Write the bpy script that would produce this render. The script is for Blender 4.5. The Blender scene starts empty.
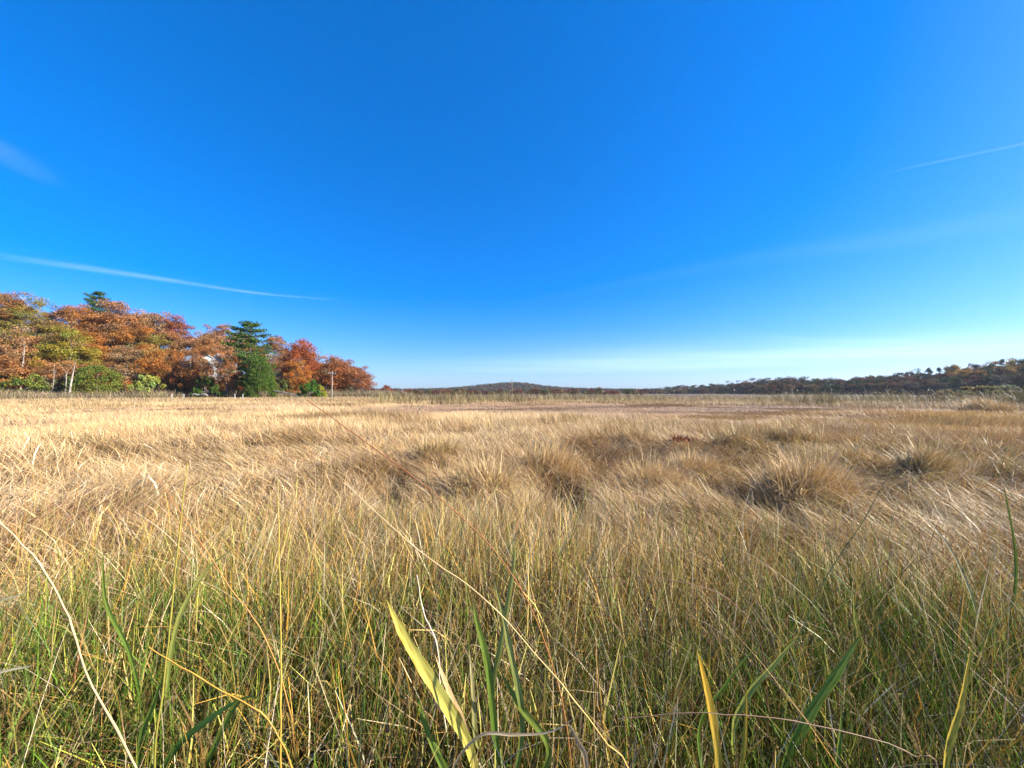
import bpy, math, random
import numpy as np
from mathutils import Vector

# ------------------------------------------------------------------ camera, sky, sun, exposure
S = bpy.context.scene
COL = S.collection
CAM_H, F, HOR = 1.35, 370.0, 393.0
HAZE = .00009                         # density of the air, per metre
SUN_AZ, SUN_EL = 94.0, 31.0          # degrees, azimuth clockwise from +Y (camera looks along +Y)
cd = bpy.data.cameras.new('camera'); cam = bpy.data.objects.new('camera', cd); COL.objects.link(cam)
cd.sensor_width = 36; cd.lens = 36 * F / 1024; cd.clip_start = 0.02; cd.clip_end = 200000
cam.location = (0, 0, CAM_H)
cam.rotation_euler = (math.radians(90) + math.atan((HOR - 384) / F), 0, 0)
S.camera = cam
w = bpy.data.worlds.new('World'); S.world = w; w.use_nodes = True
wn = w.node_tree.nodes; wl = w.node_tree.links
sky = wn.new('ShaderNodeTexSky'); sky.sky_type = 'NISHITA'; sky.sun_disc = False
sky.sun_elevation = math.radians(SUN_EL); sky.sun_rotation = math.radians(SUN_AZ)
sky.altitude = 0; sky.air_density = 1.0; sky.dust_density = 0.8; sky.ozone_density = 1.6
gm = wn.new('ShaderNodeGamma'); gm.inputs[1].default_value = .80; wl.new(sky.outputs[0], gm.inputs[0])
tn = wn.new('ShaderNodeMix'); tn.data_type = 'RGBA'; tn.blend_type = 'MULTIPLY'; tn.inputs[0].default_value = 1; tn.inputs[7].default_value = (.70, .88, 1.34, 1); wl.new(gm.outputs[0], tn.inputs[6])
hs = wn.new('ShaderNodeHueSaturation'); hs.inputs['Saturation'].default_value = 1.36
wl.new(tn.outputs[2], hs.inputs['Color']); wl.new(hs.outputs[0], wn['Background'].inputs[0])
wn['Background'].inputs[1].default_value = 0.09
sl = bpy.data.lights.new('sun', 'SUN'); sl.energy = 5.0; sl.angle = math.radians(0.53); sl.color = (1.0, 0.93, 0.82)
so = bpy.data.objects.new('sun', sl); COL.objects.link(so)
sd = Vector((math.sin(math.radians(SUN_AZ)) * math.cos(math.radians(SUN_EL)),
             math.cos(math.radians(SUN_AZ)) * math.cos(math.radians(SUN_EL)), math.sin(math.radians(SUN_EL))))
so.rotation_euler = sd.to_track_quat('Z', 'Y').to_euler(); so.location = (20, -20, 40)
S.view_settings.view_transform = 'Standard'; S.view_settings.look = 'None'
S.view_settings.exposure = 1.55; S.view_settings.gamma = 1.0; S.view_settings.use_curve_mapping = False
S.cycles.max_bounces = 6; S.cycles.diffuse_bounces = 2; S.cycles.transmission_bounces = 3
S.cycles.transparent_max_bounces = 12; S.cycles.volume_bounces = 0

rng = np.random.default_rng(11); random.seed(5)

def at(px, py, Y):                    # a point in front of the camera at depth Y metres
    return np.array([(px - 512) / F * Y, Y, CAM_H + (HOR - py) / F * Y])

# ------------------------------------------------------------------ noise and terrain
def vnoise(x, y, seed=0):
    xi = np.floor(x).astype(np.int64); yi = np.floor(y).astype(np.int64); fx = x - xi; fy = y - yi
    fx = fx * fx * (3 - 2 * fx); fy = fy * fy * (3 - 2 * fy)
    def h(a, b):
        n = (a * 374761393 + b * 668265263 + seed * 1274126177) & 0xffffffff
        n = ((n ^ (n >> 13)) * 1274126177) & 0xffffffff
        return ((n ^ (n >> 16)) & 0xffff) / 65535.0
    return (h(xi, yi) * (1 - fx) + h(xi + 1, yi) * fx) * (1 - fy) + (h(xi, yi + 1) * (1 - fx) + h(xi + 1, yi + 1) * fx) * fy
def fbm(x, y, seed=0, o=3):
    s = 0; a = 1; t = 0
    for k in range(o):
        s = s + a * vnoise(x * 2 ** k + 17.3 * k, y * 2 ** k + 5.1 * k, seed + k); t += a; a *= .5
    return s / t
def sstep(a, b, x):
    t = np.clip((x - a) / (b - a), 0, 1); return t * t * (3 - 2 * t)

EA = np.array([-118., 85.]); EB = np.array([-48., 130.]); EL = np.linalg.norm(EB - EA); EU = (EB - EA) / EL; EN = np.array([-EU[1], EU[0]])
def left_st(x, y): return (x - EA[0]) * EU[0] + (y - EA[1]) * EU[1], (x - EA[0]) * EN[0] + (y - EA[1]) * EN[1]
RA = np.array([285., 190.]); RB = np.array([201., 310.]); RL = np.linalg.norm(RB - RA); RU = (RB - RA) / RL; RN = np.array([RU[1], -RU[0]])
def right_st(x, y): return (x - RA[0]) * RU[0] + (y - RA[1]) * RU[1], (x - RA[0]) * RN[0] + (y - RA[1]) * RN[1]
PITS = [(570, 494, 44), (735, 496, 44), (800, 446, 26), (358, 458, 26), (432, 460, 26), (404, 490, 36), (205, 508, 34), (540, 462, 24), (625, 452, 22), (700, 440, 22), (905, 470, 40), (860, 500, 46), (985, 492, 30), (130, 470, 30), (470, 438, 16), (260, 452, 18)]
PITW = [((px - 512) / F * (1.25 * F / (py - HOR)), 1.25 * F / (py - HOR), wp * .5 * 1.25 / (py - HOR)) for px, py, wp in PITS]
def pit(x, y):
    p = 0 * x
    for cx, cy, rr in PITW: p = np.maximum(p, np.exp(-(((x - cx) / rr) ** 2 + ((y - cy) / (rr * 2.2)) ** 2) ** 1.5))
    return p
def clear(x, y):
    p = 0 * x
    for cx, cy, rr in PITW: p = np.maximum(p, np.exp(-(((x - cx) / (rr * 1.1)) ** 2 + ((y - cy + rr * 1.6) / (rr * 2.8)) ** 2) ** 2))
    return p
def H(x, y):
    x = np.asarray(x, float); y = np.asarray(y, float)
    s, t = left_st(x, y); hl = np.clip(17.5 * (1 - s / 88), 0, 26) * sstep(0, 42, t)
    s, t = right_st(x, y); hr = np.clip(9.5 * (1 - s / 120), 0, 16) * sstep(2, 45, t)
    hc = 17 * np.exp(-(((x - 5) / 105) ** 2 + ((y - 1050) / 140) ** 2)) + 7 * np.exp(-(((x + 110) / 150) ** 2 + ((y - 1050) / 140) ** 2))
    hc = hc + 6 * np.exp(-(((x - 170) / 150) ** 2 + ((y - 1100) / 140) ** 2))
    r = np.hypot(x, y)
    m = fbm(x * .55, y * .55, 3) ** 1.6 * 0.42 * sstep(3.0, 5.5, r) * (1 - .7 * sstep(12, 20, r)) + fbm(x * 1.7, y * 1.7, 9) * .10
    return hl + hr + hc + m - .12 - .30 * pit(x, y)

# ------------------------------------------------------------------ materials
def nmat(name):
    m = bpy.data.materials.new(name); m.use_nodes = True; return m, m.node_tree.nodes, m.node_tree.links
def leafy(name, trans=.3, rough=.55, spec=.3, objcol=False, hue=0.0, scale=1.0):
    m, n, l = nmat(name); p = n['Principled BSDF']; p.inputs['Roughness'].default_value = rough
    p.inputs['Specular IOR Level'].default_value = spec
    a = n.new('ShaderNodeAttribute'); a.attribute_name = 'col'; c = a.outputs['Color']
    if objcol:
        oi = n.new('ShaderNodeObjectInfo'); mx = n.new('ShaderNodeMix'); mx.data_type = 'RGBA'; mx.blend_type = 'MULTIPLY'
        mx.inputs[0].default_value = 1; l.new(oi.outputs['Color'], mx.inputs[6]); l.new(c, mx.inputs[7]); c = mx.outputs[2]
    l.new(c, p.inputs['Base Color'])
    t = n.new('ShaderNodeBsdfTranslucent'); l.new(c, t.inputs[0]); ms = n.new('ShaderNodeMixShader'); ms.inputs[0].default_value = trans
    l.new(p.outputs[0], ms.inputs[1]); l.new(t.outputs[0], ms.inputs[2]); l.new(ms.outputs[0], n['Material Output'].inputs[0])
    return m
def solid(name, c, c2=None, scale=4, rough=.7, bump=0):
    m, n, l = nmat(name); p = n['Principled BSDF']; p.inputs['Roughness'].default_value = rough; p.inputs['Specular IOR Level'].default_value = .25
    tc = n.new('ShaderNodeTexCoord'); nz = n.new('ShaderNodeTexNoise'); nz.inputs['Scale'].default_value = scale; nz.inputs['Detail'].default_value = 5
    l.new(tc.outputs['Object'], nz.inputs['Vector']); r = n.new('ShaderNodeValToRGB'); l.new(nz.outputs[0], r.inputs[0])
    r.color_ramp.elements[0].position = .35; r.color_ramp.elements[1].position = .65
    r.color_ramp.elements[0].color = (*c, 1); r.color_ramp.elements[1].color = (*(c2 or c), 1); l.new(r.outputs[0], p.inputs['Base Color'])
    if bump:
        b = n.new('ShaderNodeBump'); b.inputs['Strength'].default_value = bump; l.new(nz.outputs[0], b.inputs['Height']); l.new(b.outputs[0], p.inputs['Normal'])
    return m
M_grass = leafy('grass_blades', .16, .5, .25)
M_leaf = leafy('tree_leaves', .28, .65, .12, True)
M_mass = leafy('far_leaves', .2, .7, .1)
M_bark = solid('bark', (.13, .10, .08), (.24, .20, .17), 3)
M_pale = solid('pale_bark', (.38, .33, .26), (.22, .18, .14), 2)
M_soil = solid('marsh_soil', (.07, .048, .026), (.14, .095, .05), 1.2, .9, .3)

# ------------------------------------------------------------------ mesh helpers
def new_obj(name, me, mat=None, parent=None):
    o = bpy.data.objects.new(name, me); COL.objects.link(o)
    if mat: me.materials.append(mat)
    if parent: o.parent = parent
    return o
def tag(o, label=None, cat=None, group=None, kind=None):
    if label: o['label'] = label
    if cat: o['category'] = cat
    if group: o['group'] = group
    if kind: o['kind'] = kind
    return o
def quad_mesh(name, V, Q, C=None, smooth=True):
    me = bpy.data.meshes.new(name); V = np.ascontiguousarray(V, np.float32); Q = np.ascontiguousarray(Q, np.int32)
    nq = len(Q); me.vertices.add(len(V)); me.vertices.foreach_set('co', V.ravel())
    me.loops.add(nq * 4); me.loops.foreach_set('vertex_index', Q.ravel())
    me.polygons.add(nq); me.polygons.foreach_set('loop_start', np.arange(0, nq * 4, 4, dtype=np.int32))
    try: me.polygons.foreach_set('loop_total', np.full(nq, 4, np.int32))
    except Exception: pass
    me.polygons.foreach_set('use_smooth', np.full(nq, smooth, bool))
    if C is not None:
        a = me.attributes.new('col', 'FLOAT_COLOR', 'POINT')
        C4 = np.ones((len(V), 4), np.float32); C4[:, :3] = C; a.data.foreach_set('color', C4.ravel())
    me.update(calc_edges=True); return me
def blades(root, L, W, az, th0, th1, twist, c0, c1, seg=4, cpow=1.0, sway=0):
    """ribbon blades: bend from angle th0 to th1 (from vertical) toward azimuth az; arrays of N"""
    N = len(L); k = seg + 1
    t = np.linspace(0, 1, k)[None, :]
    tm = (np.arange(seg) + .5)[None, :] / seg
    th = th0[:, None] + (th1 - th0)[:, None] * tm ** 1.3
    azs = az[:, None] + sway[:, None] * tm if not np.isscalar(sway) else az[:, None] + 0 * tm
    st = (L / seg)[:, None]
    dx = np.sin(th) * np.sin(azs) * st; dy = np.sin(th) * np.cos(azs) * st; dz = np.cos(th) * st
    P = np.zeros((N, k, 3)); P[:, 1:, 0] = np.cumsum(dx, 1); P[:, 1:, 1] = np.cumsum(dy, 1); P[:, 1:, 2] = np.cumsum(dz, 1)
    P += root[:, None, :]
    wa = az + np.pi / 2 + twist
    wd = np.stack([np.sin(wa), np.cos(wa), 0 * wa], 1)
    prof = (1 - .9 * t ** 1.6) * (W / 2)[:, None]
    A = P - wd[:, None, :] * prof[:, :, None]; B = P + wd[:, None, :] * prof[:, :, None]
    V = np.stack([A, B], 2).reshape(-1, 3)
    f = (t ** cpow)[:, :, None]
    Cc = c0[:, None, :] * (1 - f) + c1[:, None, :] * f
    C = np.repeat(Cc, 2, 1).reshape(-1, 3)
    b = (np.arange(N) * 2 * k)[:, None] + (np.arange(seg) * 2)[None, :]
    Q = np.stack([b, b + 1, b + 3, b + 2], 2).reshape(-1, 4)
    return V, Q, C
def merge(parts):
    V = []; Q = []; C = []; o = 0
    for v, q, c in parts:
        V.append(v); Q.append(q + o); C.append(c); o += len(v)
    return np.concatenate(V), np.concatenate(Q), np.concatenate(C)
def tube(pts, rad, n=6):
    """tapered tube along pts; returns V, Q, (C dummy)"""
    pts = np.asarray(pts, float); rad = np.asarray(rad, float); K = len(pts)
    T = np.gradient(pts, axis=0); T /= np.linalg.norm(T, axis=1)[:, None] + 1e-9
    ref = np.array([0, 0, 1.]) if abs(T[0, 2]) < .8 else np.array([1., 0, 0])
    U = np.cross(T, ref); U /= np.linalg.norm(U, axis=1)[:, None] + 1e-9; Wv = np.cross(T, U)
    a = np.arange(n) / n * 2 * np.pi
    V = pts[:, None, :] + rad[:, None, None] * (U[:, None, :] * np.cos(a)[None, :, None] + Wv[:, None, :] * np.sin(a)[None, :, None])
    i = np.arange(K - 1)[:, None] * n; j = np.arange(n)[None, :]; j2 = (j + 1) % n
    Q = np.stack([i + j, i + j2, i + n + j2, i + n + j], 2).reshape(-1, 4)
    return V.reshape(-1, 3), Q, np.ones((K * n, 3))
def spline(pts, n=24):
    p = np.asarray(pts, float); m = len(p)
    if m < 3: return np.array([p[0] + (p[-1] - p[0]) * t for t in np.linspace(0, 1, n)])
    P = np.vstack([2 * p[0] - p[1], p, 2 * p[-1] - p[-2]]); out = []
    for q in np.linspace(0, m - 1 - 1e-6, n):
        i = int(q); t = q - i; a, b, c, d = P[i], P[i + 1], P[i + 2], P[i + 3]
        out.append(.5 * (2 * b + (c - a) * t + (2 * a - 5 * b + 4 * c - d) * t * t + (3 * b - a - 3 * c + d) * t ** 3))
    return np.array(out)
def col(n, *cs, jit=.18, wts=None):
    """n colours drawn from a list, with brightness jitter"""
    cs = np.array(cs); i = rng.choice(len(cs), n, p=wts); c = cs[i]
    j = np.clip(rng.normal(1, jit, (n, 1)), .5, 1.6); return np.clip(c * j, 0, 1)

# ------------------------------------------------------------------ ground sheet
na, nr = 560, 420
ang = np.linspace(0, 2 * np.pi, na, endpoint=False); rad = np.concatenate([[0], np.geomspace(.25, 6000, nr - 1)])
X = rad[:, None] * np.sin(ang)[None]; Y = rad[:, None] * np.cos(ang)[None]
V = np.stack([X, Y, H(X, Y)], 2).reshape(-1, 3)
i = np.arange(nr - 1)[:, None] * na; j = np.arange(na)[None]; j2 = (j + 1) % na
Q = np.stack([i + j, i + na + j, i + na + j2, i + j2], 2).reshape(-1, 4)
g = new_obj('ground', quad_mesh('ground', V, Q), M_soil); tag(g, 'flat brown marsh ground rising to low wooded hills', kind='structure')

# ------------------------------------------------------------------ grass
STRAW = (.45, .28, .105); PALE = (.57, .41, .21); GOLD = (.52, .28, .045); RUST = (.30, .115, .04); BROWN = (.22, .125, .06)
OLIVE = (.14, .14, .02); GREEN = (.10, .15, .010); YGREEN = (.36, .35, .05); PINKB = (.36, .215, .125)
def polar(n, r0, r1, p, amax=62):
    """n roots between r0 and r1, density in r ~ r**(1-p) per area"""
    u = rng.random(n)
    if abs(p - 2) < 1e-6: r = r0 * (r1 / r0) ** u
    else: e = 2 - p; r = (r0 ** e + (r1 ** e - r0 ** e) * u) ** (1 / e)
    a = np.radians(rng.uniform(-amax, amax, n)); return r * np.sin(a), r * np.cos(a), r, a
def rootz(x, y): return np.stack([x, y, H(x, y) - .01], 1)
def edge_r(a): return 2.6 + 1.3 * sstep(.45, 1.0, np.abs(a))      # where the tall green-gold grass gives way to salt hay

def near_grass(n):
    x, y, r, a = polar(n, .3, 5.6, 1.0, 72)
    fade = (r - edge_r(a)) / 1.7 + (fbm(x * 1.3, y * 1.3, 40) - .5) * .8
    clump = sstep(.36, .60, fbm(x * 7, y * 7, 44, 2)); keep = (rng.random(n) > np.clip(fade, 0, .985)) & (rng.random(n) < .12 + .88 * clump); x, y, r, a = x[keep], y[keep], r[keep], a[keep]; n = len(x)
    tall = .5 + .33 * fbm(x * 1.1, y * 1.1, 21); L = tall * rng.uniform(.5, 1.12, n)
    far = sstep(2.2, 4.5, r); L *= 1 - .25 * far
    W = (.0034 + .0082 * rng.random(n) ** 1.7) * (1.5 - .7 * sstep(1.0, 3.0, r)); big = rng.random(n) < .03; W[big] *= 1.25
    ld = (fbm(x * .6, y * .6, 31) - .5) * 5 + 1.2
    az = ld + rng.normal(0, 1.3, n); th0 = np.abs(rng.normal(.16, .16, n)); th1 = np.abs(rng.normal(.7, .5, n)) + .05
    wild = rng.random(n) < .30; th0[wild] = rng.uniform(.3, 1.0, wild.sum()); th1[wild] = th0[wild] + rng.normal(.3, .5, wild.sum()); az[wild] = rng.uniform(0, 6.28, wild.sum())
    gr = np.clip(fbm(x * .9, y * .9, 55) * 1.3 - .34 - .80 * sstep(1.0, 2.3, r) + .25 * sstep(.4, 1, np.abs(a)) + .18 * (1 - sstep(.7, 1.5, r)), .12, .75); isg = rng.random(n) < gr
    c0 = col(n, OLIVE, BROWN, (.17, .07, .03), GREEN, (.16, .11, .03), wts=[.3, .22, .1, .24, .14]); c1 = col(n, STRAW, PALE, GOLD, RUST, (.34, .27, .08), (.74, .62, .40), jit=.38, wts=[.22, .11, .21, .20, .20, .06])  # root colours darkened to paint in the shaded gaps between blades
    k = isg.sum(); c1[isg] = col(k, OLIVE, YGREEN, GREEN, (.34, .33, .10), jit=.3, wts=[.25, .30, .22, .23]); c0[isg] = col(k, OLIVE, GREEN, jit=.3)
    hl = rng.random(n) > .30; nh = (~hl).sum(); c1[~hl] = col(nh, (.70, .52, .17), (.76, .60, .34), (.60, .52, .12), (.62, .34, .06), jit=.22); c1[hl] *= (.46 + .54 * sstep(1.1, 2.6, r))[hl, None]  # highlights painted on some blades, shade painted into the others near the camera
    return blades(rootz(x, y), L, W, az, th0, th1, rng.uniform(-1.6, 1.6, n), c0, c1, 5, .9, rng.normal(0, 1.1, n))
def understory(n):
    x, y, r, a = polar(n, .3, 3.6, 1.1, 72); k = rng.random(n) < np.clip(.25 + 1.0 * sstep(.35, .6, fbm(x * 1.2, y * 1.2, 155)) + .5 * sstep(.5, 1, np.abs(a)), 0, 1) * (1 - .93 * sstep(1.3, 2.5, r - .9 * sstep(.45, .9, np.abs(a)))); x, y, r = x[k], y[k], r[k]; n = len(x)
    c0 = col(n, (.04, .065, .01), (.06, .06, .015), (.05, .035, .015), jit=.3); c1 = col(n, (.075, .13, .012), (.12, .22, .02), (.11, .11, .02), YGREEN, (.17, .10, .03), jit=.4, wts=[.3, .16, .26, .10, .18])  # blade colours lowered to paint the black shaded gaps of the bottom layer
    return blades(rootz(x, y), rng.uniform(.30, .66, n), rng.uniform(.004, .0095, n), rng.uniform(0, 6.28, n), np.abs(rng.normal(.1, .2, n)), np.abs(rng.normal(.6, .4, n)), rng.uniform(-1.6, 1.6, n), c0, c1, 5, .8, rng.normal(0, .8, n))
def hay(n, r0=2.6, r1=15):
    x, y, r, a = polar(n, r0, r1, 1.35)
    fade = 1 - (r - edge_r(a) + .6) / 1.4; keep = rng.random(n) > np.clip(fade, 0, 1) * .7; x, y, r, a = x[keep], y[keep], r[keep], a[keep]; n = len(x)
    up = sstep(.50, .66, fbm(x * .55 + 7, y * .8, 61)); up = np.maximum(up * (.30 + .7 * sstep(7, 10, r)), .5 * sstep(8, 12, r))
    L = rng.uniform(.26, .52, n) * (1 + .25 * up); W = rng.uniform(.003, .0055, n) * (1 + r / 11); cl = rng.random(n) < .14; W[cl] *= 2.3
    az = (fbm(x * .45, y * .6, 71) - .5) * 8 - 1.9 + rng.normal(0, .55, n); lo = rng.random(n) < .28; az[lo] += rng.normal(0, 1.6, lo.sum()); L *= 1 - .72 * clear(x, y)
    th0 = np.abs(rng.normal(.75, .22, n)) * (1 - up) + np.abs(rng.normal(.18, .15, n)) * up
    th1 = rng.normal(1.62, .25, n) * (1 - up) + rng.normal(.75, .35, n) * up
    q = fbm(x * .5, y * .7, 81); red = sstep(.50, .66, q)
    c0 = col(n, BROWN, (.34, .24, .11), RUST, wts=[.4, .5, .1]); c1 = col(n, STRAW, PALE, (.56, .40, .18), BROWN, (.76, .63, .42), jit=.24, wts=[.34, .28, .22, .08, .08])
    m = rng.random(n) < red * .5 + .05; c1[m] = col(m.sum(), (.42, .26, .11), (.33, .20, .09), RUST, wts=[.6, .32, .08])
    kp = (rng.random(n) > 1.6 * pit(x, y) * (r < 16)) & (rng.random(n) < .25 + .9 * sstep(.34, .58, fbm(x * 4, y * 4, 47, 2)))
    c1[cl] *= rng.choice([.5, .8, 1.15, 1.3], (cl.sum(), 1)); c0[cl] *= .7
    g2 = (rng.random(n) < .16 * sstep(.2, .8, a) + .04); c1[g2] = col(g2.sum(), (.33, .31, .10), (.24, .23, .07))
    R = rootz(x, y); R[:, 2] += rng.uniform(0, .07, n) * (1 - up)
    R, L, W, az, th0, th1, c0, c1 = [q_[kp] for q_ in (R, L, W, az, th0, th1, c0, c1)]; n = len(L)
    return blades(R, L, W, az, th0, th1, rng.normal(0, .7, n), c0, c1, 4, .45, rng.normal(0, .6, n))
def meadow(n, r0=11, r1=60):
    x, y, r, a = polar(n, r0, r1, 1.75, 60)
    up = sstep(.40, .62, fbm(x * .10 + 3, y * .35, 91)); flat = sstep(22, 27, y) * (1 - sstep(39, 44, y)) * sstep(-14, -4, x)
    up = up * (1 - .8 * flat)
    L = rng.uniform(.24, .48, n) * (.75 + .5 * up) * (1 - .45 * flat); W = rng.uniform(.006, .012, n) * (.5 + r / 18)
    az = (fbm(x * .12, y * .2, 95) - .5) * 7 - 1.5 + rng.normal(0, .5, n)
    th0 = rng.uniform(.1, .5, n) + .5 * (1 - up); th1 = rng.normal(.75, .3, n) + .75 * (1 - up)
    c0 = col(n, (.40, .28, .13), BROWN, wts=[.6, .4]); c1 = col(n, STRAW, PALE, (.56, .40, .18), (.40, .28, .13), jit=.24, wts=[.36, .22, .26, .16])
    q = fbm(x * .09 + 2, y * .32, 97); m = rng.random(n) < np.clip(sstep(.5, .62, q) * .45 + flat * .8, 0, .88)
    c1[m] = col(m.sum(), PINKB, (.33, .20, .13), (.40, .27, .16), wts=[.45, .25, .3]); c0[m] = c1[m] * .8
    q = fbm(x * .15, y * .25, 99); m = rng.random(n) < sstep(.52, .66, q) * .30 * sstep(0, 25, x); c1[m] = col(m.sum(), (.30, .27, .10), (.22, .20, .08))
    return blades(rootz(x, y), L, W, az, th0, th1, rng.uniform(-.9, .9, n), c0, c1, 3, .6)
def far_meadow(n, r0=45, r1=125):
    x, y, r, a = polar(n, r0, r1, 1.9, 60); s, t = left_st(x, y); k = (t < 4) & (y < 118); x, y, r = x[k], y[k], r[k]; n = len(x)
    L = rng.uniform(.3, .6, n); W = rng.uniform(.014, .028, n) * (r / 50)
    c0 = col(n, BROWN, (.4, .28, .13)); c1 = col(n, STRAW, PALE, (.5, .36, .17), jit=.1)
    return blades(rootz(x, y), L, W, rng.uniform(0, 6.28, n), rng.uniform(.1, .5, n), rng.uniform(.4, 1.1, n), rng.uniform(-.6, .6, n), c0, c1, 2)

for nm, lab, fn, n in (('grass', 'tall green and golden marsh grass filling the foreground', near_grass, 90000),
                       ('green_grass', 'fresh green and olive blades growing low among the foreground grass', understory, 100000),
                       ('salt_hay_grass', 'swept straw coloured salt hay beyond the tall grass', hay, 340000),
                       ('meadow_grass', 'straw and reddish brown marsh meadow in the middle distance', meadow, 330000),
                       ('distant_meadow_grass', 'pale straw meadow reaching to the foot of the woods', far_meadow, 120000)):
    tag(new_obj(nm, quad_mesh(nm, *fn(n)), M_grass), lab, 'grass', kind='stuff')

# wiry bent stems tangled through the near grass
n = 8500; x, y, r, a = polar(n, .35, 5.5, 1.0, 70)
V_, Q_, C_ = blades(rootz(x, y), rng.uniform(.45, .95, n), rng.uniform(.0014, .0034, n), rng.uniform(0, 6.28, n), rng.uniform(.0, .5, n), rng.uniform(.7, 1.9, n),
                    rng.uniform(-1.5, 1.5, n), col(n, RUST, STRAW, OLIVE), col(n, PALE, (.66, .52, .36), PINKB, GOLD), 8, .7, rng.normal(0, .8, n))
tag(new_obj('wiry_grass', quad_mesh('wiry_grass', V_, Q_, C_), M_grass), 'thin bent dry stems tangled through the foreground grass', 'grass', kind='stuff')

# ------------------------------------------------------------------ reeds across the marsh
def reeds():
    out = []
    n = 34000; px = rng.uniform(360, 1130, n); Yd = 38 + 55 * rng.random(n) ** 1.3; x = (px - 512) / F * Yd; Yd = Yd + 16 * fbm(x * .09, x * 0, 119) - 3
    q = fbm(x * .11, Yd * .15, 120); k = rng.random(n) < .35 + sstep(.42, .6, q) * .8; x, Yd, q = x[k], Yd[k], q[k]; n = len(x)
    L = rng.uniform(.7, 1.7, n) * (.12 + 1.5 * sstep(.25, .75, q) * (.6 + .5 * fbm(x * .05, x * 0 + 4, 128))); c = col(n, (.42, .31, .13), (.33, .26, .09), (.24, .18, .08), (.26, .22, .08), jit=.14, wts=[.35, .25, .25, .15]); c = c * (.55 + .9 * sstep(.3, .65, fbm(x * .16, Yd * .3, 125)))[:, None]
    out.append(blades(rootz(x, Yd), L, rng.uniform(.02, .055, n), rng.uniform(0, 6.28, n), rng.uniform(0, .55, n), rng.uniform(.3, 1.4, n), rng.uniform(-.7, .7, n), c * .62, c * .78, 3))
    # sparse darker stands in front of the left wood
    n = 2400; px = rng.uniform(-60, 470, n); Yd = rng.uniform(46, 60, n); x = (px - 512) / F * Yd
    k = fbm(x * .22, Yd * .3, 131) > .53; x, Yd = x[k], Yd[k]; n = len(x)
    c = col(n, (.22, .16, .10), (.30, .23, .13), (.17, .14, .07))
    out.append(blades(rootz(x, Yd), rng.uniform(.5, 1.15, n), rng.uniform(.03, .06, n), rng.uniform(0, 6.28, n), rng.uniform(0, .1, n), rng.uniform(.05, .3, n), rng.uniform(-.7, .7, n), c, c, 3))
    # plumes
    n = 180; px = rng.uniform(380, 1120, n); Yd = rng.uniform(42, 70, n); x = (px - 512) / F * Yd; R = rootz(x, Yd); L = rng.uniform(1.35, 1.9, n)
    c = col(n, (.33, .26, .13)); az = rng.uniform(0, 6.28, n)
    out.append(blades(R, L, np.full(n, .02), az, rng.uniform(0, .12, n), np.full(n, .25), np.zeros(n), c, c, 3))
    R2 = R.copy(); R2[:, 2] += L * .97; pc = col(n, (.36, .26, .15), (.46, .37, .25), (.24, .16, .10), wts=[.5, .15, .35])
    out.append(blades(R2, rng.uniform(.15, .28, n), np.full(n, .09), az, np.full(n, .2), np.full(n, .9), np.zeros(n), pc, pc, 2))
    return merge(out)
tag(new_obj('reeds', quad_mesh('reeds', *reeds()), M_grass), 'band of olive and tan reeds across the far marsh', 'reeds', kind='stuff')

# ------------------------------------------------------------------ salt-hay tussocks (one can count these)
def tussock(px, py, wpx, hpx, label, tone=0, lean=1.2, n=1500):
    Yd = (CAM_H - .05) * F / (py - HOR); X0 = (px - 512) / F * Yd; R0 = wpx / 2 * Yd / F * .95; Ht = hpx * Yd / F * 1.22
    rr = R0 * .9 * rng.random(n) ** .62; aa = rng.uniform(0, 6.28, n)
    lx = rr * np.sin(aa); ly = rr * np.cos(aa) * .7; gz = float(H(X0, Yd))
    root = np.stack([lx, ly, H(X0 + lx, Yd + ly) - gz - .02], 1)
    lobe = .55 + .75 * fbm(lx / R0 * 1.6 + 9 + X0, ly / R0 * 1.6 + 3, 300, 2); L = Ht * rng.uniform(.4, 1.1, n) * (1.1 - .35 * rr / R0) * lobe * 1.1; out = rr / (R0 + 1e-6)
    az = np.where(rng.random(n) < .18, aa + rng.normal(0, .6, n), lean + rng.normal(0, 1.1, n))
    c0 = col(n, (.30, .19, .08), (.36, .24, .10), (.28, .21, .07)); c1 = col(n, STRAW, PALE, (.50, .34, .13), (.30, .26, .09), jit=.25, wts=[.40, .38, .2, .02]) * 1.2 if tone == 0 else col(n, STRAW, (.46, .31, .13), (.40, .31, .12), PALE, jit=.25) * 1.15
    V, Q, C = blades(root, L, rng.uniform(.004, .007, n) * (1 + Yd / 12) * np.where(rng.random(n) < .2, 2.3, 1), az, rng.uniform(0, .3, n) + .1 * out, rng.uniform(.2, 2.1, n) + .2 * out, rng.uniform(-1.2, 1.2, n), c0, c1, 5, .7, rng.normal(0, .4, n))
    o = new_obj('grass_tussock', quad_mesh('grass_tussock', V, Q, C), M_grass); o.location = (X0, Yd, gz)
    tag(o, label, 'tussock', 'tussocks standing up out of the swept salt hay')
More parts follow.
